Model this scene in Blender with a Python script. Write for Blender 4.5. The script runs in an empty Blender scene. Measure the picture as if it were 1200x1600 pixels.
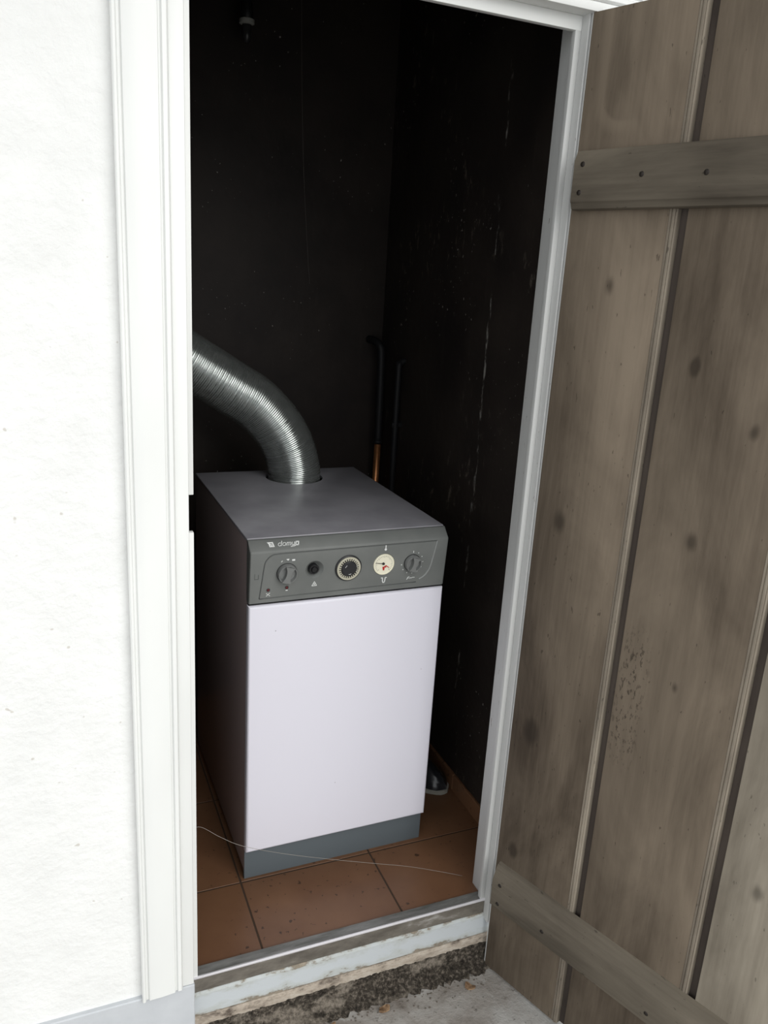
import bpy, bmesh, math, random
from mathutils import Vector, Matrix
random.seed(7)
S = bpy.context.scene
COL = S.collection
R = math.radians

# ------------------------------------------------------------------ camera
F_PX = 1255.89
YAW, PITCH, ROLL = R(23.4145), R(16.1674), R(3.43)
CAM = Vector((-.2226, -1.3246, 1.3895))
fwd = Vector((math.sin(YAW)*math.cos(PITCH), math.cos(YAW)*math.cos(PITCH), -math.sin(PITCH)))
rgt0 = Vector((math.cos(YAW), -math.sin(YAW), 0)); up0 = rgt0.cross(fwd)
rgt = rgt0*math.cos(ROLL) + up0*math.sin(ROLL)
upv = -rgt0*math.sin(ROLL) + up0*math.cos(ROLL)
cd = bpy.data.cameras.new('camera'); cam = bpy.data.objects.new('camera', cd); COL.objects.link(cam)
m = Matrix((rgt, upv, -fwd)).transposed().to_4x4(); m.translation = CAM
cam.matrix_world = m
cd.sensor_fit = 'VERTICAL'; cd.sensor_height = 24; cd.lens = F_PX*24/1600; cd.clip_start = .02
S.camera = cam

# ------------------------------------------------------------------ world, exposure
w = bpy.data.worlds.new('world'); S.world = w; w.use_nodes = True
bg = w.node_tree.nodes['Background']
bg.inputs[0].default_value = (.96, .985, 1.0, 1); bg.inputs[1].default_value = .86
sd = bpy.data.lights.new('hazy_sun', 'SUN'); sd.energy = 1.25; sd.angle = R(55); sd.color = (1, .985, .95)
sun = bpy.data.objects.new('hazy_sun', sd); COL.objects.link(sun)
sun.rotation_euler = Vector((-.30, .80, -.48)).to_track_quat('-Z', 'Y').to_euler()
vs = S.view_settings
vs.view_transform = 'Standard'; vs.look = 'None'; vs.gamma = 1; vs.use_curve_mapping = False
vs.exposure = 0.58

# ------------------------------------------------------------------ material helpers
class NT:
    def __init__(s, name, rough=.6, spec=.4, metal=0):
        s.m = bpy.data.materials.new(name); s.m.use_nodes = True
        s.t = s.m.node_tree; s.b = s.t.nodes['Principled BSDF']
        s.b.inputs['Roughness'].default_value = rough
        s.b.inputs['Specular IOR Level'].default_value = spec
        s.b.inputs['Metallic'].default_value = metal
        s.tc = s.t.nodes.new('ShaderNodeTexCoord')
    def n(s, t, **kw):
        x = s.t.nodes.new(t)
        for k, v in kw.items(): setattr(x, k, v)
        return x
    def l(s, a, b): s.t.links.new(a, b)
    def coord(s, scale=(1, 1, 1), kind='Object', loc=(0, 0, 0)):
        mp = s.n('ShaderNodeMapping'); mp.inputs['Scale'].default_value = scale; mp.inputs['Location'].default_value = loc
        s.l(s.tc.outputs[kind], mp.inputs['Vector']); return mp.outputs[0]
    def noise(s, vec, scale=5, detail=4, rough=.55, dist=0):
        x = s.n('ShaderNodeTexNoise'); x.inputs['Scale'].default_value = scale; x.inputs['Detail'].default_value = detail
        x.inputs['Roughness'].default_value = rough; x.inputs['Distortion'].default_value = dist
        s.l(vec, x.inputs['Vector']); return x.outputs['Fac']
    def ramp(s, fac, stops):
        r = s.n('ShaderNodeValToRGB'); e = r.color_ramp.elements
        while len(e) < len(stops): e.new(.5)
        for el, (p, c) in zip(e, stops):
            el.position = p; el.color = (c, c, c, 1) if isinstance(c, (int, float)) else (*c, 1)
        s.l(fac, r.inputs[0]); return r.outputs[0]
    def mix(s, fac, a, b, mode='MIX'):
        x = s.n('ShaderNodeMix', data_type='RGBA', blend_type=mode)
        for sock, v in ((x.inputs[0], fac), (x.inputs[6], a), (x.inputs[7], b)):
            if isinstance(v, (int, float)): sock.default_value = v
            elif isinstance(v, tuple): sock.default_value = (*v, 1)
            else: s.l(v, sock)
        return x.outputs[2]
    def math(s, op, a, b=0., c=None):
        x = s.n('ShaderNodeMath', operation=op)
        for i, v in enumerate((a, b) if c is None else (a, b, c)):
            if isinstance(v, (int, float)): x.inputs[i].default_value = v
            else: s.l(v, x.inputs[i])
        return x.outputs[0]
    def smooth(s, v, lo, hi):
        x = s.n('ShaderNodeMapRange', interpolation_type='SMOOTHSTEP')
        s.l(v, x.inputs[0]); x.inputs[1].default_value = lo; x.inputs[2].default_value = hi
        return x.outputs[0]
    def col(s, c):
        if isinstance(c, tuple): s.b.inputs['Base Color'].default_value = (*c, 1)
        else: s.l(c, s.b.inputs['Base Color'])
        return s
    def bump(s, h, strength=.3, dist=.002):
        b = s.n('ShaderNodeBump'); b.inputs['Strength'].default_value = strength; b.inputs['Distance'].default_value = dist
        s.l(h, b.inputs['Height']); s.l(b.outputs[0], s.b.inputs['Normal']); return s

M = {}
def plain(name, c, rough=.5, spec=.4, metal=0):
    M[name] = NT(name, rough, spec, metal).col(c).m

# rendered facade
t = NT('stucco', .85, .2); v = t.coord()
n1 = t.noise(v, 55, 5, .6); n2 = t.noise(v, 9, 3)
sp = t.noise(v, 130, 2)
c = t.ramp(n2, [(.3, (.72, .725, .715)), (.7, (.78, .785, .775))])
dots = t.math('MULTIPLY', t.smooth(t.noise(v, 60, 1), .76, .80), .5)
c = t.mix(dots, c, (.38, .33, .27))
t.col(c).bump(t.math('ADD', n1, t.math('MULTIPLY', n2, 1.3)), .55, .006); M['stucco'] = t.m
# plinth band paint
t = NT('plinth_paint', .75, .25); v = t.coord()
t.col(t.ramp(t.noise(v, 14, 5), [(.3, (.46, .48, .505)), (.7, (.52, .54, .565))])).bump(t.noise(v, 70, 4), .25, .002); M['plinth_paint'] = t.m
# white gloss paint on joinery with chips
def paint(name, base, chipcol, amount):
    t = NT(name, .42, .4); v = t.coord((1, 1, .35))
    big = t.noise(t.coord((1, 1, .4)), 6, 3); fine = t.noise(t.coord((1, 1, .3)), 90, 4, .65)
    c = t.ramp(big, [(.3, tuple(x*.93 for x in base)), (.7, base)])
    chip = t.smooth(t.math('ADD', t.math('MULTIPLY', fine, .7), t.math('MULTIPLY', big, .3)), amount, amount+.03)
    c = t.mix(t.math('MULTIPLY', chip, .75), c, chipcol)
    t.col(c).bump(t.noise(t.coord((1, 1, .12)), 120, 3), .15, .001); M[name] = t.m
paint('white_paint', (.77, .78, .765), (.42, .40, .36), .70)
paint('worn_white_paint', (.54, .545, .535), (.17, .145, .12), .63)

# weathered wood, grain along z (planks) or x (battens)
def wood(name, axis, dark, light, mark=False):
    t = NT(name, .78, .18)
    sc = (1, 1, .045) if axis == 'z' else (.045, 1, 1)
    sb = (1, 1, .3) if axis == 'z' else (.3, 1, 1)
    info = t.n('ShaderNodeObjectInfo'); off = t.n('ShaderNodeVectorMath', operation='ADD')
    mul = t.math('MULTIPLY', info.outputs['Random'], 7.0)
    t.l(t.tc.outputs['Object'], off.inputs[0]); t.l(mul, off.inputs[1])
    def mp(s):
        x = t.n('ShaderNodeMapping'); x.inputs['Scale'].default_value = s; t.l(off.outputs[0], x.inputs[0]); return x.outputs[0]
    g1 = t.noise(mp(sc), 140, 6, .65); g2 = t.noise(mp(sc), 34, 5, .6, .6); st = t.noise(mp(sb), 7, 5, .6, .5); weave = t.noise(mp((1, 1, .9)), 420, 2)
    bl = t.noise(mp((1, 1, .42)), 3.2, 3, .5, .3)
    f = t.math('ADD', t.math('MULTIPLY', g2, .13), t.math('MULTIPLY', st, .46)); f = t.math('ADD', f, t.math('MULTIPLY', g1, .10)); f = t.math('ADD', f, t.math('MULTIPLY', bl, .35))
    c = t.ramp(f, [(.40, dark), (.53, tuple((a+b)/2 for a, b in zip(dark, light))), (.66, light)])
    fl = t.smooth(t.noise(mp(sb), 150, 2), .70, .74)
    c = t.mix(t.math('MULTIPLY', fl, .5), c, tuple(x*.3 for x in dark))
    if mark:
        sep = t.n('ShaderNodeSeparateXYZ'); t.l(t.tc.outputs['Object'], sep.inputs[0]); X, Z = sep.outputs[0], sep.outputs[2]
        for (kx, kz, kr) in [(.105, 1.40, .016), (.062, .955, .017), (.056, .49, .020), (.046, .185, .012), (.33, .99, .014), (.40, 1.19, .012), (.345, .72, .011), (.55, .42, .014), (.285, 1.28, .010)]:
            dx = t.math('MULTIPLY', t.math('SUBTRACT', X, kx), 1.0); dz = t.math('MULTIPLY', t.math('SUBTRACT', Z, kz), .6)
            d = t.math('SQRT', t.math('ADD', t.math('MULTIPLY', dx, dx), t.math('MULTIPLY', dz, dz)))
            d = t.math('ADD', d, t.math('MULTIPLY', t.math('SUBTRACT', st, .5), .03))
            k = t.math('SUBTRACT', 1.0, t.smooth(d, kr*.25, kr*1.1))
            c = t.mix(t.math('MULTIPLY', k, .62), c, tuple(x*.35 for x in dark))
        # pale worn outline left by an old panel at the head of the first plank
        qx = t.math('MAXIMUM', t.math('SUBTRACT', .085, X), 0.0); qz = t.math('MAXIMUM', t.math('SUBTRACT', 1.705, Z), 0.0)
        d = t.math('SQRT', t.math('ADD', t.math('MULTIPLY', qx, qx), t.math('MULTIPLY', qz, qz)))
        band = t.math('MULTIPLY', t.smooth(d, .034, .042), t.math('SUBTRACT', 1.0, t.smooth(d, .044, .066)))
        band = t.math('MULTIPLY', t.math('MULTIPLY', band, t.smooth(Z, 1.60, 1.66)), t.math('SUBTRACT', 1.0, t.smooth(X, .08, .125)))
        c = t.mix(t.math('MULTIPLY', band, .5), c, light)
        # old scraped paint near the middle joint
        e = t.math('MULTIPLY', t.math('SUBTRACT', 1.0, t.smooth(t.math('ABSOLUTE', t.math('SUBTRACT', X, .262)), .01, .04)), t.math('SUBTRACT', 1.0, t.smooth(t.math('ABSOLUTE', t.math('SUBTRACT', Z, .66)), .08, .17)))
        sc_ = t.smooth(t.noise(mp((1, 1, .35)), 170, 4, .7), .55, .60)
        c = t.mix(t.math('MULTIPLY', t.math('MULTIPLY', e, sc_), .65), c, tuple(x*.3 for x in dark))
    t.col(c).bump(t.math('ADD', g1, t.math('MULTIPLY', weave, .25)), .22, .0012); M[name] = t.m
wood('plank_wood', 'z', (.066, .050, .036), (.236, .190, .142), True)
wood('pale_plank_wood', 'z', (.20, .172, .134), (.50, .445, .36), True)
wood('bead_wood', 'z', (.13, .108, .085), (.42, .365, .29))
wood('tongue_wood', 'z', (.040, .032, .028), (.11, .089, .074))
wood('added_eave_wood', 'x', (.10, .085, .065), (.22, .19, .15))
wood('batten_wood', 'x', (.066, .055, .042), (.19, .163, .126))
plain('screw_metal', (.03, .024, .02), .55, .5, .5)

# sooty room
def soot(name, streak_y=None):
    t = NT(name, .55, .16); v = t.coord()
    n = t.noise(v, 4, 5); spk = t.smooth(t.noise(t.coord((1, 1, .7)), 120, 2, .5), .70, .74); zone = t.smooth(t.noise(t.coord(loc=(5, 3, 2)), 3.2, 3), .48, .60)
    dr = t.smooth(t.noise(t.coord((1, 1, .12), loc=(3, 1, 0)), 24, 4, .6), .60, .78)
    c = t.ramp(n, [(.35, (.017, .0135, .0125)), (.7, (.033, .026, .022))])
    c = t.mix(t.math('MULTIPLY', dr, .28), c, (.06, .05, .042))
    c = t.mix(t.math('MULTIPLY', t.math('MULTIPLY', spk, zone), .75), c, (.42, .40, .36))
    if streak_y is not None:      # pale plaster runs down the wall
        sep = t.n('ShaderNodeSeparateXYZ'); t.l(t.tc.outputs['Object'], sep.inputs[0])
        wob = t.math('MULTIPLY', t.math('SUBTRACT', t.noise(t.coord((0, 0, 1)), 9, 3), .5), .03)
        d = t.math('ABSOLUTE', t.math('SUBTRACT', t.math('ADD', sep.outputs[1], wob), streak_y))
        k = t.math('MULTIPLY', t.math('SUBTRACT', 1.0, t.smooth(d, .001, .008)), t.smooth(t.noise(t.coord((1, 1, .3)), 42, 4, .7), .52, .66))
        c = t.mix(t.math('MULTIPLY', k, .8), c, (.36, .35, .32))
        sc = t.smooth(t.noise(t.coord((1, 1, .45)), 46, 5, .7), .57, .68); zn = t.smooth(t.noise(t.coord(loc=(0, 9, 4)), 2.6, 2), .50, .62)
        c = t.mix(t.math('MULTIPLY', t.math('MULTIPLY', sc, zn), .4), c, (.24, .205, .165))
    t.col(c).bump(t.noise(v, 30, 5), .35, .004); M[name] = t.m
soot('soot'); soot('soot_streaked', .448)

# tiles, grout
t = NT('tile', .38, .4); v = t.coord()
c = t.ramp(t.noise(v, 5, 4), [(.3, (.125, .060, .031)), (.7, (.185, .094, .050))])
sp = t.smooth(t.noise(v, 75, 2, .5), .66, .70); sp2 = t.smooth(t.noise(t.coord(loc=(4, 2, 0)), 30, 3), .70, .74)
zone = t.smooth(t.noise(t.coord(loc=(1, 7, 0)), 4, 2), .40, .55)
c = t.mix(t.math('MULTIPLY', t.math('MULTIPLY', sp, zone), .8), c, (.03, .015, .009)); c = t.mix(t.math('MULTIPLY', sp2, .8), c, (.03, .015, .009))
t.col(c).bump(t.noise(v, 40, 3), .12, .001); M['tile'] = t.m
plain('grout', (.055, .036, .025), .9, .2)

# concrete ground
t = NT('concrete', .88, .2); v = t.coord()
a = t.noise(v, 6, 6, .6, .4); b = t.noise(v, 60, 4, .7)
c = t.ramp(a, [(.34, (.19, .166, .145)), (.48, (.31, .29, .266)), (.62, (.40, .39, .37))])
c = t.mix(t.math('MULTIPLY', t.smooth(b, .60, .72), .75), c, (.07, .06, .05))
pale = t.smooth(t.noise(t.coord(loc=(2, 5, 0)), 26, 5, .7), .63, .66)
c = t.mix(t.math('MULTIPLY', pale, .5), c, (.40, .40, .38))
t.col(c).bump(t.math('ADD', b, a), .6, .006); M['concrete'] = t.m
# sill materials
t = NT('aluminium', .45, .5, .25); t.col(t.ramp(t.noise(t.coord((.15, 1, 1)), 60, 5, .65), [(.35, (.10, .10, .09)), (.7, (.26, .26, .25))])); M['aluminium'] = t.m
plain('bright_aluminium', (.88, .86, .90), .4, .5, .5)
t = NT('grime', .7, .3); t.col(t.ramp(t.noise(t.coord((.4, 1, 1)), 26, 6, .65), [(.35, (.075, .066, .055)), (.60, (.15, .135, .115)), (.75, (.34, .33, .31))])).bump(t.noise(t.coord(), 80, 4), .3, .002); M['grime'] = t.m
t = NT('sill_white', .7, .25); v = t.coord((.5, 1, 1)); sep = t.n('ShaderNodeSeparateXYZ'); t.l(t.tc.outputs['Object'], sep.inputs[0])
edge = t.math('ABSOLUTE', t.math('ADD', sep.outputs[2], .062))
f = t.math('ADD', t.math('MULTIPLY', t.noise(v, 38, 5, .65), .6), t.math('MULTIPLY', edge, 7.0))
t.col(t.ramp(f, [(.36, (.47, .50, .52)), (.47, (.42, .44, .43)), (.52, (.20, .17, .13)), (.62, (.34, .29, .23))])).bump(f, .3, .004); M['sill_white'] = t.m
t = NT('mortar', .9, .15); t.col(t.ramp(t.noise(t.coord((.5, 1, 1)), 40, 5, .7), [(.34, (.10, .08, .065)), (.5, (.36, .31, .255)), (.7, (.50, .45, .39))])).bump(t.noise(t.coord(), 90, 4), .5, .004); M['mortar'] = t.m
t = NT('moss_dirt', .95, .1); v = t.coord(); f1 = t.noise(v, 120, 5, .75); f2 = t.noise(t.coord((.5, 1, 1)), 22, 4, .6)
c = t.ramp(f1, [(.34, (.015, .013, .011)), (.52, (.060, .051, .041)), (.66, (.20, .17, .14))])
c = t.mix(t.smooth(f2, .50, .64), c, t.ramp(f1, [(.35, (.10, .085, .068)), (.6, (.27, .235, .195))]))
t.col(c).bump(f1, 1, .007); M['moss_dirt'] = t.m

# boiler
t = NT('enamel_white', .33, .5); v = t.coord(); t.col(t.mix(t.math('MULTIPLY', t.smooth(t.noise(v, 55, 2), .775, .79), .7), (.735, .722, .80), (.2, .19, .2))); M['enamel_white'] = t.m
t = NT('enamel_grey', .30, .5); t.col(t.ramp(t.noise(t.coord(), 9, 5), [(.3, (.225, .222, .245)), (.7, (.32, .315, .342))])); M['enamel_grey'] = t.m
plain('enamel_brown', (.30, .24, .235), .25, .5)
plain('plinth_grey', (.10, .118, .130), .5, .35)
t = NT('panel_grey', .52, .35); t.col(t.ramp(t.noise(t.coord(), 12, 3), [(.3, (.132, .139, .134)), (.7, (.162, .169, .162))])); M['panel_grey'] = t.m
plain('ridge_grey', (.24, .25, .245), .4, .4); plain('knob_grey', (.17, .175, .172), .34, .45)
plain('recess_grey', (.085, .09, .088), .5, .3)
plain('black_plastic', (.012, .012, .013), .4, .4); plain('gap_black', (.006, .006, .006), .8, .1)
plain('charcoal', (.022, .022, .024), .4, .4); plain('cream_plastic', (.46, .44, .35), .45, .4); plain('dial_cream', (.80, .77, .62), .4, .4)
plain('red_print', (.45, .02, .02), .5, .3); plain('print_white', (.72, .73, .72), .6, .2); plain('lamp_red', (.10, .012, .015), .25, .5)
plain('print_dark', (.03, .03, .03), .5, .3)
t = NT('duct_metal', .20, .5, .82); t.col(t.ramp(t.noise(t.coord(), 60, 4), [(.3, (.30, .325, .31)), (.7, (.42, .445, .43))])); M['duct_metal'] = t.m
t = NT('copper', .38, .5, .8); t.col(t.ramp(t.noise(t.coord(), 50, 4), [(.3, (.42, .17, .07)), (.7, (.62, .28, .12))])); M['copper'] = t.m
plain('black_rubber', (.010, .010, .011), .55, .25)
plain('shoe_dark', (.02, .021, .024), .22, .6); plain('sole_pale', (.34, .33, .29), .6, .3); plain('eyelet', (.6, .6, .62), .25, .5, 1)
plain('web', (.30, .28, .25), .8, .2); plain('porcelain', (.36, .36, .33), .35, .4); plain('bulb_glass', (.03, .03, .03), .3, .4)
t = NT('leaf', .7, .2); t.col(t.ramp(t.noise(t.coord(), 90, 4), [(.35, (.10, .055, .03)), (.65, (.33, .22, .13))])); M['leaf'] = t.m
plain('crumb', (.15, .13, .11), .9, .1)

# ------------------------------------------------------------------ mesh helpers
def mesh_obj(name, bm, mats, parent=None, smooth=False):
    bmesh.ops.recalc_face_normals(bm, faces=bm.faces)
    me = bpy.data.meshes.new(name); bm.to_mesh(me); bm.free()
    for k in (mats if isinstance(mats, (list, tuple)) else [mats]): me.materials.append(M[k])
    if smooth:
        for p in me.polygons: p.use_smooth = True
    o = bpy.data.objects.new(name, me); COL.objects.link(o)
    if parent: o.parent = parent
    return o
def autosmooth(o, ang=35):
    me = o.data; bm = bmesh.new(); bm.from_mesh(me)
    for f in bm.faces: f.smooth = True
    for e in bm.edges: e.smooth = not (len(e.link_faces) == 2 and e.calc_face_angle(0) > R(ang))
    bm.to_mesh(me); bm.free(); return o
def box(bm, a, b, bev=0, seg=2, mi=0):
    vs_ = [bm.verts.new((x, y, z)) for x in (a[0], b[0]) for y in (a[1], b[1]) for z in (a[2], b[2])]
    fs = [bm.faces.new([vs_[i] for i in q]) for q in ((0, 1, 3, 2), (4, 6, 7, 5), (0, 4, 5, 1), (2, 3, 7, 6), (0, 2, 6, 4), (1, 5, 7, 3))]
    for f in fs: f.material_index = mi
    if bev:
        es = list({e for f in fs for e in f.edges})
        r = bmesh.ops.bevel(bm, geom=es, offset=bev, segments=seg, profile=.5, affect='EDGES')
        for f in r['faces']: f.material_index = mi
    return bm
def bx(name, a, b, mat, parent=None, bev=0, seg=2):
    bm = bmesh.new(); box(bm, a, b, bev, seg); o = mesh_obj(name, bm, mat, parent)
    return autosmooth(o) if bev else o
def prism(bm, poly, axis, a, b, mi=0):
    """poly: 2-D points; axis 'x': (y,z), 'y': (x,z), 'z': (x,y)"""
    def P(p, t): return {'x': (t, p[0], p[1]), 'y': (p[0], t, p[1]), 'z': (p[0], p[1], t)}[axis]
    A = [bm.verts.new(P(p, a)) for p in poly]; B = [bm.verts.new(P(p, b)) for p in poly]; n = len(poly)
    fs = [bm.faces.new(A), bm.faces.new(B[::-1])] + [bm.faces.new((A[i], B[i], B[(i+1) % n], A[(i+1) % n])) for i in range(n)]
    for f in fs: f.material_index = mi
    return fs
def lathe(bm, prof, seg=32, mat=None, mis=None, close=True):
    """prof (r, z) about local z; open profile starting/ending on axis allowed"""
    mat = mat or Matrix(); rings = []
    for r, z in prof:
        if r < 1e-6: rings.append([bm.verts.new(mat @ Vector((0, 0, z)))])
        else: rings.append([bm.verts.new(mat @ Vector((r*math.cos(2*math.pi*i/seg), r*math.sin(2*math.pi*i/seg), z))) for i in range(seg)])
    for k in range(len(rings)-1):
        A, B = rings[k], rings[k+1]
        for i in range(seg):
            j = (i+1) % seg
            q = [A[i % len(A)], A[j % len(A)], B[j % len(B)], B[i % len(B)]]
            q = list(dict.fromkeys(q))
            if len(q) > 2:
                f = bm.faces.new(q); f.material_index = mis[k] if mis else 0
    return bm
def catmull(pts, n):
    P = [Vector(p) for p in pts]; P = [2*P[0]-P[1]] + P + [2*P[-1]-P[-2]]; out = []
    for i in range(1, len(P)-2):
        for k in range(n):
            t_ = k/n; a, b, c_, d = P[i-1:i+3]
            out.append(.5*((2*b)+(-a+c_)*t_+(2*a-5*b+4*c_-d)*t_**2+(-a+3*b-3*c_+d)*t_**3))
    out.append(P[-2]); return out
def tube(bm, path, rad, seg=12, caps=True, mi=0):
    path = [Vector(p) for p in path]; rings = []; prev = None
    for i, p in enumerate(path):
        d = (path[min(i+1, len(path)-1)] - path[max(i-1, 0)]).normalized()
        if prev is None: n_ = d.orthogonal().normalized()
        else: n_ = (prev - d*prev.dot(d)).normalized()
        prev = n_; b = d.cross(n_); r = rad(i) if callable(rad) else rad
        rings.append([bm.verts.new(p + (n_*math.cos(2*math.pi*k/seg) + b*math.sin(2*math.pi*k/seg))*r) for k in range(seg)])
    for A, B in zip(rings, rings[1:]):
        for k in range(seg): bm.faces.new((A[k], A[(k+1) % seg], B[(k+1) % seg], B[k])).material_index = mi
    if caps:
        bm.faces.new(rings[0][::-1]).material_index = mi; bm.faces.new(rings[-1]).material_index = mi
    return bm
def boolean(o, cut_bm):
    bmesh.ops.recalc_face_normals(cut_bm, faces=cut_bm.faces)
    me = bpy.data.meshes.new('cut'); cut_bm.to_mesh(me); cut_bm.free(); c_ = bpy.data.objects.new('cut', me); COL.objects.link(c_)
    par = o.parent; o.parent = None
    md = o.modifiers.new('b', 'BOOLEAN'); md.operation = 'DIFFERENCE'; md.object = c_; md.solver = 'EXACT'
    bpy.context.view_layer.update(); dg = bpy.context.evaluated_depsgraph_get()
    new = bpy.data.meshes.new_from_object(o.evaluated_get(dg)); o.modifiers.clear(); o.data = new
    new.name = o.name; bpy.data.objects.remove(c_); bpy.data.meshes.remove(me); o.parent = par
    return o
def empty(name, loc=(0, 0, 0), rz=0):
    o = bpy.data.objects.new(name, None); COL.objects.link(o); o.location = loc; o.rotation_euler = (0, 0, rz); o.empty_display_size = .05; return o
def tag(o, label, cat, group=None, kind=None):
    o['label'] = label; o['category'] = cat
    if group: o['group'] = group
    if kind: o['kind'] = kind
    return o
def struct(o, label, cat): return tag(o, label, cat, kind='structure')

# ------------------------------------------------------------------ dimensions
W, H = .656, 1.8185            # clear opening between the stops
XR, YB, XL, ZC = .795, 1.125, -.37, 2.35
GZ = -.17                      # outside ground level
# ------------------------------------------------------------------ room shell
bm = bmesh.new()
for a, b in (((-2.2, -.02, GZ-.1), (-.035, .10, 2.5)), ((.72, -.02, GZ-.1), (2.2, .10, 2.5)), ((-.035, -.02, 1.857), (.72, .10, 2.5)), ((-.035, .002, GZ-.1), (.72, .10, -.012))): box(bm, a, b)
struct(mesh_obj('wall_front', bm, 'stucco'), 'rough white rendered outer wall around the narrow doorway', 'wall')
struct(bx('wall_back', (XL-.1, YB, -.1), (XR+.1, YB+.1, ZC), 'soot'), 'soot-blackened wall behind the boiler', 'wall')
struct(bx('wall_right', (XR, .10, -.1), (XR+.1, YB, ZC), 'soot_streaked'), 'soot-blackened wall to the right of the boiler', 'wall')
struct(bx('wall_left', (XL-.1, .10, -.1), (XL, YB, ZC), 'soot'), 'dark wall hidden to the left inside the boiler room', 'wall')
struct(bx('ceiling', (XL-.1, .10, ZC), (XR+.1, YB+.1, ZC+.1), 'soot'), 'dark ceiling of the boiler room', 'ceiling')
fl = struct(bx('floor', (XL, .025, -.1), (XR, YB, -.0012), 'grout'), 'brown square tiled floor inside the boiler room', 'floor')
TX, TY, T, G = .1418, .2363, .3267, .0045
k0 = 0
xs = [XL] + [TX+i*T for i in range(-1, 3) if XL < TX+i*T < XR] + [XR]
ys = [.026] + [TY+i*T for i in range(0, 4) if TY+i*T < YB] + [YB]
for i in range(len(xs)-1):
    for j in range(len(ys)-1):
        a = (xs[i]+G/2, ys[j]+(G/2 if j else 0), -.008); b = (xs[i+1]-G/2, ys[j+1]-G/2, random.uniform(-.0006, .0004))
        if b[0]-a[0] < .02 or b[1]-a[1] < .02: continue
        bx('tile', a, b, 'tile', fl, .0004, 1)
bb = empty('baseboard_right', (XR, .10, 0)); struct(bb, 'low brown tile skirting along the sooty right wall', 'skirting')
y = .10; i = 0
while y < YB-.02:
    e = min(y+.30, YB-.002); bx('tile', (-.009, y-.10+.0015, .001), (0, e-.10-.0015, .052), 'tile', bb, .0015, 1); y = e+.0005
struct(bx('added_shade_eave', (-2.4, -.75, 2.50), (2.4, .3, 2.62), 'added_eave_wood'), 'unseen boarded eave added to shade the upper door', 'added eave')  # added above the view to keep skylight off the upper door
struct(bx('ground', (-3.5, -6, GZ-.1), (3.5, -.001, GZ), 'concrete'), 'grey weathered concrete slab outside the doorway', 'ground')
pl = empty('trim_1', (-.01, -.03, GZ)); struct(pl, 'pale grey painted band along the foot of the white wall', 'plinth')
bx('band', (-2.19, 0, 0), (-.001, .030, .187), 'plinth_paint', pl, .002, 1)
bx('band', (.75, 0, 0), (2.2, .030, .187), 'plinth_paint', pl, .002, 1)

# threshold
th = empty('trim_2', (0, 0, 0)); struct(th, 'worn aluminium-topped threshold with grimy white-painted riser', 'threshold')
bx('aluminium_strip', (-.0105, .002, -.012), (.7, .026, .004), 'aluminium', th, .001, 1)
bx('nosing', (-.0105, -.0025, -.001), (.7, .0015, .0050), 'bright_aluminium', th, .0012, 2)
bx('riser', (-.0105, -.001, -.036), (.72, .003, -.003), 'grime', th, .001, 1)
bm = bmesh.new(); prism(bm, [(.004, -.034), (-.002, -.035), (-.0055, -.040), (-.0065, -.090), (-.002, -.094), (.004, -.094)], 'x', -.0105, .74)
mesh_obj('painted_riser', bm, 'sill_white', th)
bm = bmesh.new(); prism(bm, [(.004, -.092), (-.0065, -.093), (-.010, -.099), (-.010, -.116), (.004, -.118)], 'x', -.0105, .74)
mesh_obj('mortar_strip', bm, 'mortar', th)
bm = bmesh.new(); N = 90; rows = []
for i in range(N+1):
    x = -.0105 + .755*i/N; r_ = random.uniform
    rows.append([bm.verts.new(p) for p in ((x, .004, -.113), (x, -.010+r_(-.001, .001), -.114+r_(-.002, .002)), (x, -.013+r_(-.003, .002), -.13+r_(-.003, .003)), (x, -.017+r_(-.004, .003), -.148+r_(-.003, .003)), (x, -.026+r_(-.006, .004), -.162+r_(-.003, .002)), (x, -.042+r_(-.009, .006), -.1705))])
for A, B in zip(rows, rows[1:]):
    for k in range(5): bm.faces.new((A[k], A[k+1], B[k+1], B[k]))
mesh_obj('dirt_fillet', bm, 'moss_dirt', th, True)

# door frame
fr = empty('trim_3', (0, 0, 0)); struct(fr, 'white painted rebated door frame with a latch notch in its left jamb', 'door frame')
bx('jamb', (-.035, -.028, .018), (-.0125, .06, 1.857), 'white_paint', fr, .0015)
bx('stop', (-.0125, 0, .004), (0, .012, .955), 'white_paint', fr, .0012)
bx('stop', (-.0125, 0, 1.0215), (0, .012, 1.842), 'white_paint', fr, .0012)
bx('jamb', (.668, -.0195, -.05), (.72, .06, 1.857), 'worn_white_paint', fr, .0015)
bx('stop', (W, 0, .004), (.668, .012, H+.001), 'worn_white_paint', fr, .0012)
bx('head', (-.035, -.032, 1.842), (.72, .06, 1.857), 'white_paint', fr, .0015)
bx('stop', (0, 0, H), (.668, .012, 1.842), 'white_paint', fr, .0012)
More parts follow.
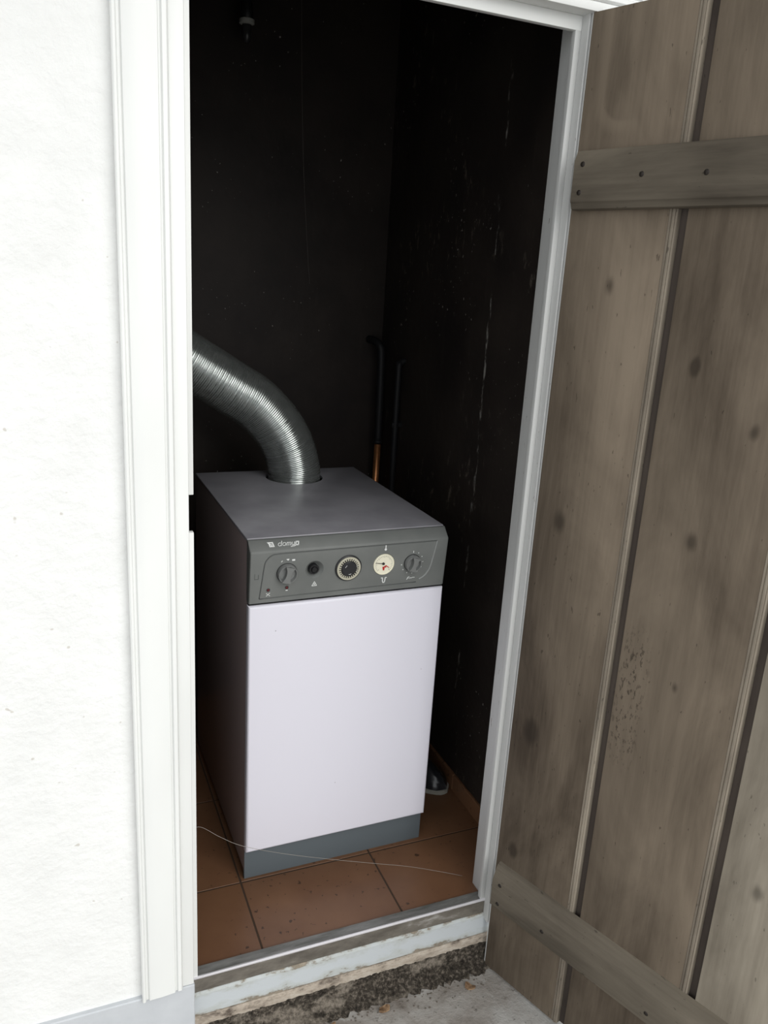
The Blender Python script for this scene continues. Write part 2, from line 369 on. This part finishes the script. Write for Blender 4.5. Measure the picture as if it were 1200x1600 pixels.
# architrave
ar = empty('trim_4', (0, 0, 0)); struct(ar, 'white moulded architrave around the doorway', 'architrave')
PR = [(0, -.004), (0, .013), (.003, .017), (.009, .017), (.0115, .0125), (.0135, .0125), (.0155, .0165), (.040, .0185), (.058, .0185), (.0635, .0165), (.0655, .012), (.069, .012), (.0715, .0175), (.075, .0185), (.077, .0165), (.077, -.004)]
def arch(xin, sgn, zb):
    bm = bmesh.new(); A = []; B = []
    for u, d in PR:
        A.append(bm.verts.new((xin+sgn*u, -.02-d, zb(u)))); B.append(bm.verts.new((xin+sgn*u, -.02-d, 1.857+u)))
    n = len(PR); bm.faces.new(A); bm.faces.new(B[::-1])
    for i in range(n): bm.faces.new((A[i], B[i], B[(i+1) % n], A[(i+1) % n]))
    autosmooth(mesh_obj('moulding', bm, 'white_paint', ar), 40)
arch(-.035, -1, lambda u: .019 if u < .012 else .0175 - .003*(u > .06)); arch(.745, 1, lambda u: .0175)
bm = bmesh.new(); A = []; B = []
for u, d in PR:
    A.append(bm.verts.new((-.035-u, -.02-d, 1.857+u))); B.append(bm.verts.new((.745+u, -.02-d, 1.857+u)))
n = len(PR); bm.faces.new(A); bm.faces.new(B[::-1])
for i in range(n): bm.faces.new((A[i], B[i], B[(i+1) % n], A[(i+1) % n]))
autosmooth(mesh_obj('moulding', bm, 'white_paint', ar), 40)

# ------------------------------------------------------------------ plank door (swung open)
DTH = R(19.507)
door = empty('door_1', (.6685, -.0225, 0), -math.pi/2 + DTH)
struct(door, 'weathered grey-brown plank door swung open on the right, its inner face showing', 'door')
ZB, ZT = -.162, 1.842
def plank(a, b, mat='plank_wood', zb=ZB, zt=ZT):
    bm = bmesh.new(); box(bm, (a, 0, zb), (b, .018, zt), .0018, 2)
    for f in bm.faces:
        c_ = f.calc_center_median(); f.normal_update()
        f.material_index = 1 if c_.y > .016 else 0
    return autosmooth(mesh_obj('plank', bm, [mat, 'white_paint'], door))
edge = bx('painted_edge', (.0025, .0005, ZB), (.0045, .018, ZT), 'worn_white_paint', door)
edge['label'] = 'flaking white paint along the hinge edge'
plank(.0045, .199); plank(.231, .455); plank(.486, .70, 'pale_plank_wood')['label'] = 'paler outer plank'  # third plank uses the paler wood colours over its whole height
for a in (.199, .455):
    bm = bmesh.new()   # quirked bead on the plank edge
    prism(bm, [(a, .016), (a, .0005), (a+.0035, -.0005), (a+.0045, .0015), (a+.0055, -.0006), (a+.0075, -.0012), (a+.0105, -.0010), (a+.0112, .0008), (a+.012, -.0004), (a+.0145, .001), (a+.0155, .016)], 'z', ZB+.001, ZT-.001)
    o = autosmooth(mesh_obj('edge_bead', bm, 'bead_wood', door), 50); o['label'] = 'paler worn bead along a plank edge'
    o = bx('tongue', (a+.0152, .0105, ZB+.002), (a+.034, .016, ZT-.002), 'tongue_wood', door); o['label'] = 'dark recessed tongue between planks'
def batten(prof, x0, x1, cut, screws):
    bm = bmesh.new(); prism(bm, prof, 'x', x0, x1)
    o = mesh_obj('batten', bm, 'batten_wood', door)
    md = [e for e in o.data.edges]
    autosmooth(o, 30)
    for s_, z_ in screws:
        mt = Matrix.Translation((s_, -.0222, z_)) @ Matrix.Rotation(math.pi/2, 4, 'X')
        b2 = bmesh.new(); lathe(b2, [(0, .0012), (.0032, .001), (.0046, -.0002), (.005, -.003), (0, -.003)], 16, mt)
        box(b2, (s_-.0034, -.0237, z_-.0005), (s_+.0034, -.023, z_+.0005))
        mesh_obj('screw', b2, 'screw_metal', o, True)
    return o
# upper batten: moulded lower edge
batten([(0, 1.525), (-.012, 1.525), (-.0165, 1.527), (-.018, 1.531), (-.0195, 1.536), (-.0215, 1.538), (-.022, 1.541), (-.022, 1.606), (-.0205, 1.609), (-.016, 1.6205), (-.014, 1.622), (0, 1.622)], .0165, .70, 0,
       [(.034, 1.599), (.0325, 1.553), (.1515, 1.5777), (.264, 1.5751), (.45, 1.60), (.60, 1.56)])
batten([(0, .031), (-.020, .031), (-.022, .033), (-.022, .101), (-.0205, .104), (-.011, .128), (-.008, .133), (0, .137)], .0165, .70, 0,
       [(.038, .0955), (.037, .0455), (.1597, .0603), (.411, .0541), (.56, .09)])

# ------------------------------------------------------------------ boiler
BW, BD, BH = .4623, .587, .85
boiler = empty('boiler', (.1512, .2459, 0), R(.566))
tag(boiler, 'floor-standing boiler with white front door and grey control panel', 'boiler')
bx('inner_casing', (.008, .004, .028), (BW-.008, BD-.006, BH-.006), 'gap_black', boiler)
o = bx('side_panel', (0, 0, .022), (.009, BD, BH-.004), 'enamel_brown', boiler, .002); o['label'] = 'glossy dark brown side panel'
bx('side_panel', (BW-.009, 0, .022), (BW, BD, BH-.004), 'enamel_brown', boiler, .002)
bx('back_panel', (.009, BD-.006, .022), (BW-.009, BD, BH-.004), 'enamel_brown', boiler)
o = bx('foot_rail', (.014, .010, 0), (.030, BD-.01, .03), 'gap_black', boiler); bx('foot_rail', (BW-.030, .010, 0), (BW-.014, BD-.01, .03), 'gap_black', boiler)
bm = bmesh.new(); box(bm, (0, .0045, BH-.005), (BW, BD+.001, BH+.0015), .002, 2)
top = mesh_obj('top_panel', bm, 'enamel_grey', boiler)
FX, FY = .247, .4985     # flue centre in boiler space
cb = bmesh.new(); lathe(cb, [(0, .80), (.0785, .80), (.0785, .90), (0, .90)], 56, Matrix.Translation((FX+.006, FY+.001, 0)))
boolean(top, cb); autosmooth(top)
cb = bmesh.new(); lathe(cb, [(.0785, BH-.004), (.0785, BH-.05), (0, BH-.05)], 48, Matrix.Translation((FX+.006, FY+.001, 0)))
bx_in = None
for ch in boiler.children:
    if ch.name == 'inner_casing':
        c2 = bmesh.new(); lathe(c2, [(0, BH-.045), (.0785, BH-.045), (.0785, .90), (0, .90)], 48, Matrix.Translation((FX+.006, FY+.001, 0))); boolean(ch, c2)
cb.free()
bx('plinth', (.0005, -.001, 0), (BW-.0005, .012, .104), 'plinth_grey', boiler, .0015)
bx('shadow_gap_strip', (.001, -.0045, BH-.010), (BW-.001, .006, BH-.0025), 'gap_black', boiler)  # black strip painting in the shadow gap under the top panel
bx('shadow_gap_strip', (.001, -.012, .704), (BW-.002, .006, .714), 'gap_black', boiler)  # black strip painting in the dark gap between panel and front door
# front door: pressed sheet with rounded vertical edges
bm = bmesh.new(); box(bm, (-.001, -.021, .0865), (BW-.001, -.003, .7065))
es = [e for e in bm.edges if abs(e.verts[0].co.y+.021) < 1e-4 and abs(e.verts[1].co.y+.021) < 1e-4]
bmesh.ops.bevel(bm, geom=es, offset=.007, segments=4, profile=.5, affect='EDGES')
fd = autosmooth(mesh_obj('front_door', bm, 'enamel_white', boiler), 40); fd['label'] = 'plain white enamelled front door'
# control panel
PA, PB = (-.026, .826), (-.0165, .7115)
SL = (PA[0]-PB[0])/(PA[1]-PB[1])
def fy(z): return PB[0] + SL*(z-PB[1])
bm = bmesh.new()
fs = prism(bm, [(.004, .712), (PB[0]+.002, .7105), (PB[0], .7125), PA, (-.0255, .829), (-.0235, .8315), (-.0035, .8485), (-.001, .849), (.004, .849)], 'x', 0, BW)
es = [e for e in bm.edges if abs(e.verts[0].co.x-e.verts[1].co.x) < 1e-6 and (e.verts[0].co.y < -.003 and e.verts[1].co.y < -.003)]
bmesh.ops.bevel(bm, geom=es, offset=.0035, segments=3, profile=.5, affect='EDGES')
cp = mesh_obj('control_panel', bm, 'panel_grey', boiler)
nrm = Vector((0, -1, SL)).normalized(); vup = Vector((0, SL, 1)).normalized()
def FM(x, z, off=0):
    mt = Matrix((Vector((1, 0, 0)), vup, nrm)).transposed().to_4x4(); mt.translation = Vector((x, fy(z), z)) + nrm*off; return mt
BTN, TIM, GAU, KL, KR = (.1425, .7795), (.2199, .7767), (.3055, .7765), (.0803, .7778), (.3753, .7749)
cb = bmesh.new(); lathe(cb, [(0, -.009), (.012, -.009), (.0205, .0), (.0215, .004), (0, .004)], 40, FM(*BTN)); boolean(cp, cb)
cb = bmesh.new(); lathe(cb, [(0, -.0035), (.0245, -.0035), (.0285, .003), (0, .003)], 40, FM(*GAU)); boolean(cp, cb)
autosmooth(cp, 30); cp['label'] = 'grey moulded control panel with knobs and dials'
def face_obj(name, x, z, build, mats, off=0, smooth_ang=35, label=None):
    bm = bmesh.new(); build(bm); o = mesh_obj(name, bm, mats, cp); o.matrix_local = FM(x, z, off)
    if smooth_ang: autosmooth(o, smooth_ang)
    if label: o['label'] = label
    return o
def knob(r, rot):
    def b(bm):
        lathe(bm, [(r+.0012, 0), (r+.0012, .001), (r, .0012)], 40, None, [1, 1])
        lathe(bm, [(r, .0005), (r, .010), (r-.0012, .0125), (r-.0028, .0125), (r-.005, .006), (0, .005)], 40)
        poly = []
        for k in range(13):
            a = (k/12-.5)*2; poly.append((a*r*.86, 0))
        # hourglass grip
        L = r*.93; pts = []
        for k in range(13):
            yy = -L + 2*L*k/12; pts.append((r*(.22+.34*(yy/L)**2), yy))
        pts += [(-x_, y_) for x_, y_ in reversed(pts)]
        rm = Matrix.Rotation(rot, 4, 'Z')
        pts = [(rm @ Vector((x_, y_, 0)))[:2] for x_, y_ in pts]
        pts = [((x_, y_) if math.hypot(x_, y_) < r*.97 else (x_*r*.97/math.hypot(x_, y_), y_*r*.97/math.hypot(x_, y_))) for x_, y_ in pts]
        prism(bm, pts, 'z', .004, .0165)
    return b
face_obj('knob', *KL, knob(.0215, R(-14)), ['knob_grey', 'black_plastic'])
face_obj('knob', *KR, knob(.0195, R(-14)), ['knob_grey', 'black_plastic'])
face_obj('button', BTN[0]-.0015, BTN[1]+.001, lambda bm: lathe(bm, [(.0115, -.009), (.0115, .001), (.0105, .0025), (.0078, .0025), (.007, .0), (.0062, .0), (.006, .004), (.005, .0052), (0, .0052)], 32), 'black_plastic', label='black push button in a round recess')
def timer(bm):
    r = .0305
    lathe(bm, [(r, -.001), (r, .003), (r-.002, .0045), (r-.003, .0045), (r-.0032, .0058), (r-.0072, .006), (r-.0076, .0045), (.0175, .0045), (.0170, .0075), (.0158, .0085), (0, .0085)], 48, None, [1, 1, 1, 0, 0, 0, 1, 1, 1, 1])
    for k in range(26):
        a = 2*math.pi*k/26; rm = Matrix.Rotation(a, 4, 'Z')
        b2 = [rm @ Vector(p) for p in ((.0185, -.0010, .0040), (.0236, -.0013, .0040), (.0236, .0013, .0040), (.0185, .0010, .0040))]
        b3 = [p + Vector((0, 0, .0025)) for p in b2]
        A = [bm.verts.new(p) for p in b2]; B = [bm.verts.new(p) for p in b3]
        for q in ([A[0], A[1], A[2], A[3]], B[::-1], [A[0], A[1], B[1], B[0]], [A[1], A[2], B[2], B[1]], [A[2], A[3], B[3], B[2]], [A[3], A[0], B[0], B[3]]): bm.faces.new(q).material_index = 2
    for a, rr, ln in ((R(140), .0105, .006), (R(-80), .0125, .006), (R(20), .018, .003), (R(-20), .0185, .003)):
        rm = Matrix.Rotation(a, 4, 'Z') @ Matrix.Translation((rr, 0, .0087)); q = [bm.verts.new(rm @ Vector(p)) for p in ((-.0005, -ln/2, 0), (.0005, -ln/2, 0), (.0005, ln/2, 0), (-.0005, ln/2, 0))]
        bm.faces.new(q).material_index = 3
face_obj('timer_dial', *TIM, timer, ['cream_plastic', 'charcoal', 'cream_plastic', 'print_white'], label='round timer dial with cream rim and black toothed centre')
face_obj('gauge', *GAU, lambda bm: lathe(bm, [(.0252, -.0035), (.0252, .0005), (.0244, .001), (.0240, -.0005), (0, -.0005)], 44), 'dial_cream', label='cream round temperature gauge')
def gmarks(bm):
    for k in range(25):
        a = R(-45 + 270*k/24); ln = .003 if k % 4 else .005; rm = Matrix.Rotation(a, 4, 'Z') @ Matrix.Translation((.0215-ln/2, 0, 0))
        bm.faces.new([bm.verts.new(rm @ Vector(p)) for p in ((-ln/2, -.0003, 0), (ln/2, -.0003, 0), (ln/2, .0003, 0), (-ln/2, .0003, 0))])
face_obj('gauge_marks', *GAU, gmarks, 'print_dark', .0001, 0)
def needle(bm):
    rm = Matrix.Rotation(R(170), 4, 'Z')
    prism(bm, [(rm @ Vector(p))[:2] for p in ((-.003, -.0009, 0), (.0195, -.0004, 0), (.0195, .0004, 0), (-.003, .0009, 0))], 'z', .0012, .0018)
    lathe(bm, [(.0030, 0), (.0030, .0022), (0, .0026)], 16)
nd = face_obj('needle', *GAU, needle, 'print_dark', -.0005); nd.matrix_local = FM(GAU[0]-.0015, GAU[1]+.002, -.0005)
def redm(bm):
    for a, rr, ln, wd in ((R(-85), .011, .009, .006), (R(-35), .0125, .010, .0024), (R(-55), .0085, .005, .004)):
        rm = Matrix.Rotation(a, 4, 'Z') @ Matrix.Translation((rr, 0, 0))
        prism(bm, [(rm @ Vector(p))[:2] for p in ((-ln/2, -wd/2, 0), (ln/2, -wd/2*.5, 0), (ln/2, wd/2*.5, 0), (-ln/2, wd/2, 0))], 'z', .0001, .0009)
face_obj('red_pointer', GAU[0]-.001, GAU[1]+.001, redm, 'red_print', -.0005, 0)
for x, z in ((.0413, .7413), (.082, .743)):
    face_obj('indicator_lamp', x, z, lambda bm: lathe(bm, [(.0042, -.001), (.0042, .0006), (.0034, .0014), (.003, .0006), (.0024, .0018), (0, .0024)], 20, None, [1, 1, 1, 0, 0]), ['lamp_red', 'recess_grey'], label='small dark red indicator lamp')
def stroke(bm, pts, wd, z=0, h=.0003, closed=False):
    pts = [Vector((*p, 0)) for p in pts]
    if closed: pts = pts + [pts[0]]
    for a, b in zip(pts, pts[1:]):
        d = (b-a).normalized(); n_ = Vector((-d.y, d.x, 0))*wd/2; a2, b2 = a-d*wd*.3, b+d*wd*.3
        prism(bm, [(a2+n_)[:2], (b2+n_)[:2], (b2-n_)[:2], (a2-n_)[:2]], 'z', z-h, z+h)
def print_obj(name, x, z, strokes, wd=.0013, mat='print_white', label=None):
    def b(bm):
        for s_ in strokes: stroke(bm, s_, wd)
    return face_obj(name, x, z, b, mat, .0002, 0, label)
mm = .001
print_obj('symbol', .1438, .7455, [[(-.0055, -.0045), (0, .0055), (.0055, -.0045), (-.0055, -.0045)], [(-.001, -.002), (0, .001), (.001, -.002)]], label='white triangle mark')
def thermo(bm):
    stroke(bm, [(0, -.002), (0, .0065)], .0022); lathe(bm, [(.0028, -.0003), (.0028, .0003), (0, .0003)], 14, Matrix.Translation((0, -.0045, 0)))
face_obj('symbol', .3062, .8175, thermo, 'print_white', .0002, 0, 'white thermometer mark')
print_obj('symbol', .3085, .7375, [[(-.0065, .006), (-.0035, .006), (-.003, -.002), (-.0015, -.0055), (.001, -.0055), (.0025, -.002), (.003, .006), (.006, .0065)]], .0022, label='white trap-shaped mark')
print_obj('symbol', .3760, .7365, [[(-.010, -.003), (-.008, .002), (-.006, .0035), (-.004, .003)], [(-.009, 0), (-.005, .0005)], [(-.003, -.001), (-.001, .001), (.001, -.0005), (.003, .001), (.009, .0008)]], .0011, label='tiny white script mark')
print_obj('symbol', .0413, .7305, [[(-.004, -.0035), (.004, .0035)], [(-.004, .0030), (.0, -.0005)], [(.0015, -.0015), (.004, -.0035)]], .001, label='small white crossed mark')
print_obj('symbol', .082, .7365, [[(-.0018, 0), (.0018, 0)]], .0018)
print_obj('symbol', .0685, .8050, [[(-.001, -.001), (.001, .0015)]], .0013); print_obj('symbol', .0815, .8085, [[(-.0025, .0006), (.0025, .0006)], [(-.0005, -.0012), (.0015, -.0012)]], .0016); print_obj('symbol', .0940, .8065, [[(-.0022, 0), (.0022, 0)]], .0036)
print_obj('molded_mark', .0150, .7745, [[(-.004, .006), (-.004, -.006), (.004, -.006), (.004, .004)]], .0011, 'recess_grey')
for k in range(10):
    a = R(88 - k*29.0); r_ = .0265
    if k == 0: print_obj('scale_mark', KR[0]+r_*math.cos(a), KR[1]+r_*math.sin(a), [[(0, -.0022), (0, .0022)]], .0012)
    else: print_obj('scale_mark', KR[0]+r_*math.cos(a), KR[1]+r_*math.sin(a), [[(-.0008, 0), (.0008, 0)], [(0, -.0008), (0.0004, .0008)]], .0011)
# raised border line around the instruments
def border(pts, name, mat, r):
    bm = bmesh.new(); P = catmull([Vector((x, fy(z)-.0002, z)) for x, z in pts], 6); tube(bm, P, r, 8); mesh_obj(name, bm, mat, cp, True)
border([(.0225, .7225), (.0270, .762), (.0315, .800), (.0365, .812), (.046, .8205), (.062, .8235), (.12, .8240), (.26, .8243), (.40, .8246), (.4315, .8248)], 'border_line', 'recess_grey', .0012)
border([(.0225, .7215), (.12, .7230), (.25, .7240), (.39, .7250)], 'border_line', 'recess_grey', .0010)
border([(.433, .8235), (.4285, .795), (.4225, .762), (.4165, .748), (.4080, .738), (.3960, .7315)], 'border_line', 'ridge_grey', .0018)
# lettering on the sloping upper band
BA, BB = Vector((0, -.0035, .8485)), Vector((0, -.0235, .8315))
bu = (BA-BB).normalized(); bn = Vector((1, 0, 0)).cross(bu).normalized()
def BM(x, t_): 
    mt = Matrix((Vector((1, 0, 0)), bu, bn)).transposed().to_4x4(); mt.translation = BB.lerp(BA, t_) + Vector((x, 0, 0)) + bn*.0003; return mt
def text_mesh(s_, size, shear, name, mt, mat):
    cu = bpy.data.curves.new('t', 'FONT'); cu.body = s_; cu.size = size; cu.shear = shear; cu.extrude = .00015; cu.resolution_u = 3; cu.offset = .00018
    o = bpy.data.objects.new('t', cu); COL.objects.link(o); bpy.context.view_layer.update()
    me = bpy.data.meshes.new_from_object(o.evaluated_get(bpy.context.evaluated_depsgraph_get())); bpy.data.objects.remove(o)
    me.materials.clear(); me.materials.append(M[mat]); q = bpy.data.objects.new(name, me); COL.objects.link(q); q.parent = cp; q.matrix_local = mt; return q
def letters(bm):
    def oval(cx, cy, rx, ry): return [(cx+rx*math.cos(2*math.pi*k/14), cy+ry*math.sin(2*math.pi*k/14)) for k in range(15)]
    st = [oval(.0040, .0038, .0034, .0038), [(.0076, .0118), (.0076, 0)], oval(.0138, .0038, .0036, .0038),
          [(.0198, 0), (.0198, .0074)], [(.0198, .0055), (.0212, .0074), (.0230, .0074), (.0238, .006), (.0238, 0)], [(.0238, .0055), (.0252, .0074), (.0270, .0074), (.0278, .006), (.0278, 0)],
          [(.0305, .0074), (.0308, .0020), (.0322, .0008), (.0348, .0010)], [(.0360, .0074), (.0358, 0), (.0340, -.0030), (.0290, -.0034)]]
    for s_ in st: stroke(bm, [(x_+.28*y_, y_) for x_, y_ in s_], .00135)
    o_ = [(.0392, .0), (.0392, .0080), (.0450, .0080), (.0450, .0)]
    stroke(bm, [(x_+.28*y_, y_) for x_, y_ in o_], .0023, closed=True)
    stroke(bm, [(.0310, -.0026), (.0360, -.0018), (.0400, .0)], .0026)
bm = bmesh.new(); letters(bm); q = mesh_obj('lettering', bm, 'print_white', cp); q.matrix_local = BM(.0610, .34); q['label'] = 'white slanted lettering reading domyo'
def logo(bm):
    prism(bm, [(-.0075, .006), (.0055, .006), (.0075, -.006), (-.0035, -.006), (-.0045, .0015)], 'z', 0, .0003)
def logo2(bm):
    stroke(bm, [(-.0015, .0025), (.0015, .0025), (-.001, -.0045)], .0011, .0004, .0001); stroke(bm, [(.003, .003), (.0038, -.0045)], .0011, .0004, .0001)
bm = bmesh.new(); logo(bm); o = mesh_obj('emblem', bm, 'print_white', cp); o.matrix_local = BM(.0465, .52); o['label'] = 'white block emblem'
bm = bmesh.new(); logo2(bm); o = mesh_obj('emblem_stroke', bm, 'panel_grey', cp); o.matrix_local = BM(.0465, .52)
# ------------------------------------------------------------------ flue duct
bw = boiler.matrix_basis
base = Vector((.1512, .2459, 0)) + Vector((FX, FY, 0))
D0 = base.y
ctrl = [(.3985, D0, .812), (.3985, D0, .85), (.3955, D0, .885), (.378, D0, .940), (.3449, D0, .996), (.2884, D0, 1.055), (.2207, D0, 1.098), (.1236, D0, 1.158), (0.0, D0, 1.236), (-.13, D0, 1.32), (-.25, D0, 1.40), (-.372, D0, 1.46)]
P = catmull(ctrl, 60)
pitch = .0052; L = 0; samp = [P[0]]; nxt = pitch/4
for a, b in zip(P, P[1:]):
    d = (b-a).length
    while L + d >= nxt: samp.append(a.lerp(b, (nxt-L)/d)); nxt += pitch/4
    L += d
RD = .0715; rr = random.Random(3); jit = [rr.uniform(-.0005, .0005) for _ in range(len(samp)//4+2)]
prof4 = (0, .0011, .0014, .0005)
bm = bmesh.new(); tube(bm, samp, lambda i: RD - .0014 + prof4[i % 4] + jit[i//4], 56, False)
tag(mesh_obj('flue_duct', bm, 'duct_metal', None, True), 'ribbed flexible aluminium flue duct bending left out of the boiler top', 'duct')

# ------------------------------------------------------------------ pipes in the corner
pp = empty('copper_pipe', (.7665, 1.05, .30)); tag(pp, 'copper pipe with black insulation rising in the dark corner behind the boiler', 'pipe')
bm = bmesh.new(); tube(bm, [(0, 0, -.295), (.0, 0, .3), (.002, 0, .585)], .0105, 16); mesh_obj('bare_pipe', bm, 'copper', pp, True)
bm = bmesh.new(); tube(bm, catmull([(.002, 0, .575), (.001, 0, .7), (-.002, 0, .85), (-.007, .004, .885), (-.014, .03, .898), (-.016, .074, .90)], 6), .0125, 16); mesh_obj('insulated_pipe', bm, 'black_rubber', pp, True)
bm = bmesh.new(); lathe(bm, [(.0105, -.006), (.0145, -.005), (.0145, .005), (.0105, .006)], 18, Matrix.Translation((.002, 0, .58))); mesh_obj('fitting', bm, 'black_rubber', pp, True)
bp_ = empty('black_pipe', (.774, .93, 0)); tag(bp_, 'thin black pipe clipped to the sooty right wall near the corner', 'pipe')
bm = bmesh.new(); tube(bm, catmull([(0, 0, .002), (0, 0, .6), (0, 0, 1.10), (.004, .002, 1.14), (.022, .005, 1.155)], 5), .010, 14); mesh_obj('tube', bm, 'black_rubber', bp_, True)
bx('clip', (-.013, -.006, .95), (.0215, .006, .965), 'black_rubber', bp_, .002)

# ------------------------------------------------------------------ shoe beside the boiler
SH = empty('shoe', (.7665, .392, 0), R(26)); tag(SH, 'dark shoe with a pale sole edge on the floor between boiler and right wall', 'shoe')
def outline(y):   # half widths along shoe length, toe at y=0
    T_ = [(0, 0), (.012, .026), (.035, .041), (.075, .046), (.13, .039), (.18, .034), (.235, .034), (.262, .022), (.268, 0)]
    for (a, wa), (b, wb) in zip(T_, T_[1:]):
        if a <= y <= b: return wa + (wb-wa)*((y-a)/(b-a))
    return 0
ysmp = [0, .003, .008, .015, .03, .05, .075, .10, .13, .16, .19, .22, .245, .258, .265, .268]
bm = bmesh.new(); rim = [(max(outline(y_), .002), y_) for y_ in ysmp]; poly = rim + [(-x_, y_) for x_, y_ in reversed(rim)]
prism(bm, poly, 'z', 0.0, .013); es = [e for e in bm.edges if abs(e.verts[0].co.z-e.verts[1].co.z) < 1e-6]
bmesh.ops.bevel(bm, geom=es, offset=.003, segments=2, affect='EDGES'); autosmooth(mesh_obj('sole', bm, 'sole_pale', SH), 50)
def hgt(y): 
    T_ = [(0, .020), (.02, .046), (.06, .060), (.10, .078), (.14, .098), (.17, .108), (.268, .098)]
    for (a, wa), (b, wb) in zip(T_, T_[1:]):
        if a <= y <= b: return wa + (wb-wa)*((y-a)/(b-a))
bm = bmesh.new(); rings = []
for y_ in ysmp:
    w_ = max(outline(y_)-.003, .001); h_ = hgt(y_); ring = []
    for k in range(17):
        a = math.pi*k/16; ring.append(bm.verts.new((w_*math.cos(a)*(1-.22*math.sin(a)), y_*.97+.004, .011 + (h_-.011)*math.sin(a)**.8 + .0015*math.sin(9*a+y_*60))))
    rings.append(ring)
for A, B in zip(rings, rings[1:]):
    for k in range(16): bm.faces.new((A[k], A[k+1], B[k+1], B[k]))
mesh_obj('upper', bm, 'shoe_dark', SH, True)
for y_, sx in ((.10, 1), (.125, 1), (.15, 1), (.10, -1), (.125, -1), (.15, -1)):
    bm = bmesh.new(); lathe(bm, [(.0035, 0), (.0035, .002), (.0015, .002)], 12, Matrix.Translation((sx*.014, y_, hgt(y_)-.007)) @ Matrix.Rotation(R(35), 4, 'X')); mesh_obj('eyelet', bm, 'eyelet', SH, True)
for y_ in (.105, .13):
    bm = bmesh.new(); tube(bm, catmull([(-.016, y_, hgt(y_)-.006), (-.006, y_+.006, hgt(y_)+.003), (.006, y_+.014, hgt(y_)+.004), (.016, y_+.02, hgt(y_)-.002)], 5), .0022, 8); mesh_obj('lace', bm, 'black_rubber', SH, True)

# ------------------------------------------------------------------ fitting hanging near the ceiling
lf = empty('lamp_holder', (.325, 1.045, 2.0)); tag(lf, 'small dark hanging fitting with a pale rim high by the back wall', 'lamp holder')
bm = bmesh.new(); tube(bm, [(.004, 0, .35), (.003, 0, .2), (0, 0, .07)], .0035, 10); mesh_obj('cable', bm, 'black_rubber', lf, True)
bm = bmesh.new(); lathe(bm, [(0, .075), (.010, .073), (.016, .062), (.017, .025), (.015, .022), (0, .022)], 24); autosmooth(mesh_obj('socket', bm, 'black_plastic', lf))
bm = bmesh.new(); lathe(bm, [(.015, .026), (.020, .024), (.020, .014), (.016, .012), (0, .012)], 24); autosmooth(mesh_obj('rim', bm, 'porcelain', lf))
bm = bmesh.new(); lathe(bm, [(.012, .012), (.012, .004), (.014, -.008), (.012, -.022), (.006, -.030), (0, -.032)], 20); mesh_obj('bulb', bm, 'bulb_glass', lf, True)

# ------------------------------------------------------------------ cobweb threads
def thread(pts, r, label):
    o = Vector(pts[0]); bm = bmesh.new(); tube(bm, catmull([Vector(p)-o for p in pts], 8), r, 5)
    q = mesh_obj('cobweb_thread', bm, 'web', None, True); q.location = o; tag(q, label, 'cobweb')
thread([(-.0105, .06, .292), (.024, .12, .269), (.07, .12, .232), (.119, .12, .197), (.215, .12, .152), (.327, .12, .108), (.43, .12, .070), (.5256, .12, .035), (.61, .10, .012), (.654, .085, .0015)], .00042, 'pale cobweb thread slung low across the doorway before the boiler plinth')
thread([(.43, .90, ZC-.001), (.44, .93, 2.05), (.475, 1.0, 1.72), (.52, 1.08, 1.47), (.545, 1.124, 1.36)], .00016, 'fine cobweb thread hanging down in front of the sooty back wall')

# ------------------------------------------------------------------ litter on the slab
def flake(loc, sx, sy, rz, label):
    bm = bmesh.new(); rr = random.Random(int(loc[0]*1000)); ring = []
    for k in range(11):
        a = 2*math.pi*k/11; r_ = 1 + rr.uniform(-.25, .2); ring.append((sx*math.cos(a)*r_, sy*math.sin(a)*r_))
    T_ = [bm.verts.new((x_, y_, .003+.004*(x_/sx)**2+rr.uniform(0, .002))) for x_, y_ in ring]; B_ = [bm.verts.new((x_, y_, .0005+.003*(x_/sx)**2)) for x_, y_ in ring]
    ct = bm.verts.new((0, 0, .003)); cb_ = bm.verts.new((0, 0, 0))
    for k in range(11):
        j = (k+1) % 11; bm.faces.new((T_[k], T_[j], ct)); bm.faces.new((B_[j], B_[k], cb_)); bm.faces.new((T_[k], B_[k], B_[j], T_[j]))
    o = mesh_obj('dry_leaf', bm, 'leaf'); o.location = loc; o.rotation_euler = (0, 0, rz); tag(o, label, 'leaf', 'dry leaf scraps on the slab')
flake((.6077, -.070, GZ), .012, .008, R(-50), 'curled brown leaf scrap on the slab near the open door')
flake((.400, -.058, GZ), .015, .007, R(10), 'pale brown leaf scrap at the middle foot of the threshold')
flake((.275, -.062, GZ), .010, .006, R(30), 'brown leaf scrap on the slab, leftmost of the three')
bm = bmesh.new(); rr = random.Random(11)
for k in range(300):
    x_ = rr.uniform(0, .70); y_ = -.03 - abs(rr.gauss(0, .028)); s_ = rr.uniform(.0006, .0018)
    if x_ > .66 and y_ < -.03: continue
    box(bm, (x_-s_, y_-s_*.8, GZ-.0005), (x_+s_*rr.uniform(.6, 1.6), y_+s_, GZ+s_*rr.uniform(.7, 1.4)))
tag(mesh_obj('grit', bm, 'crumb'), 'dark grit and crumbs scattered on the slab by the threshold', 'grit', kind='stuff')
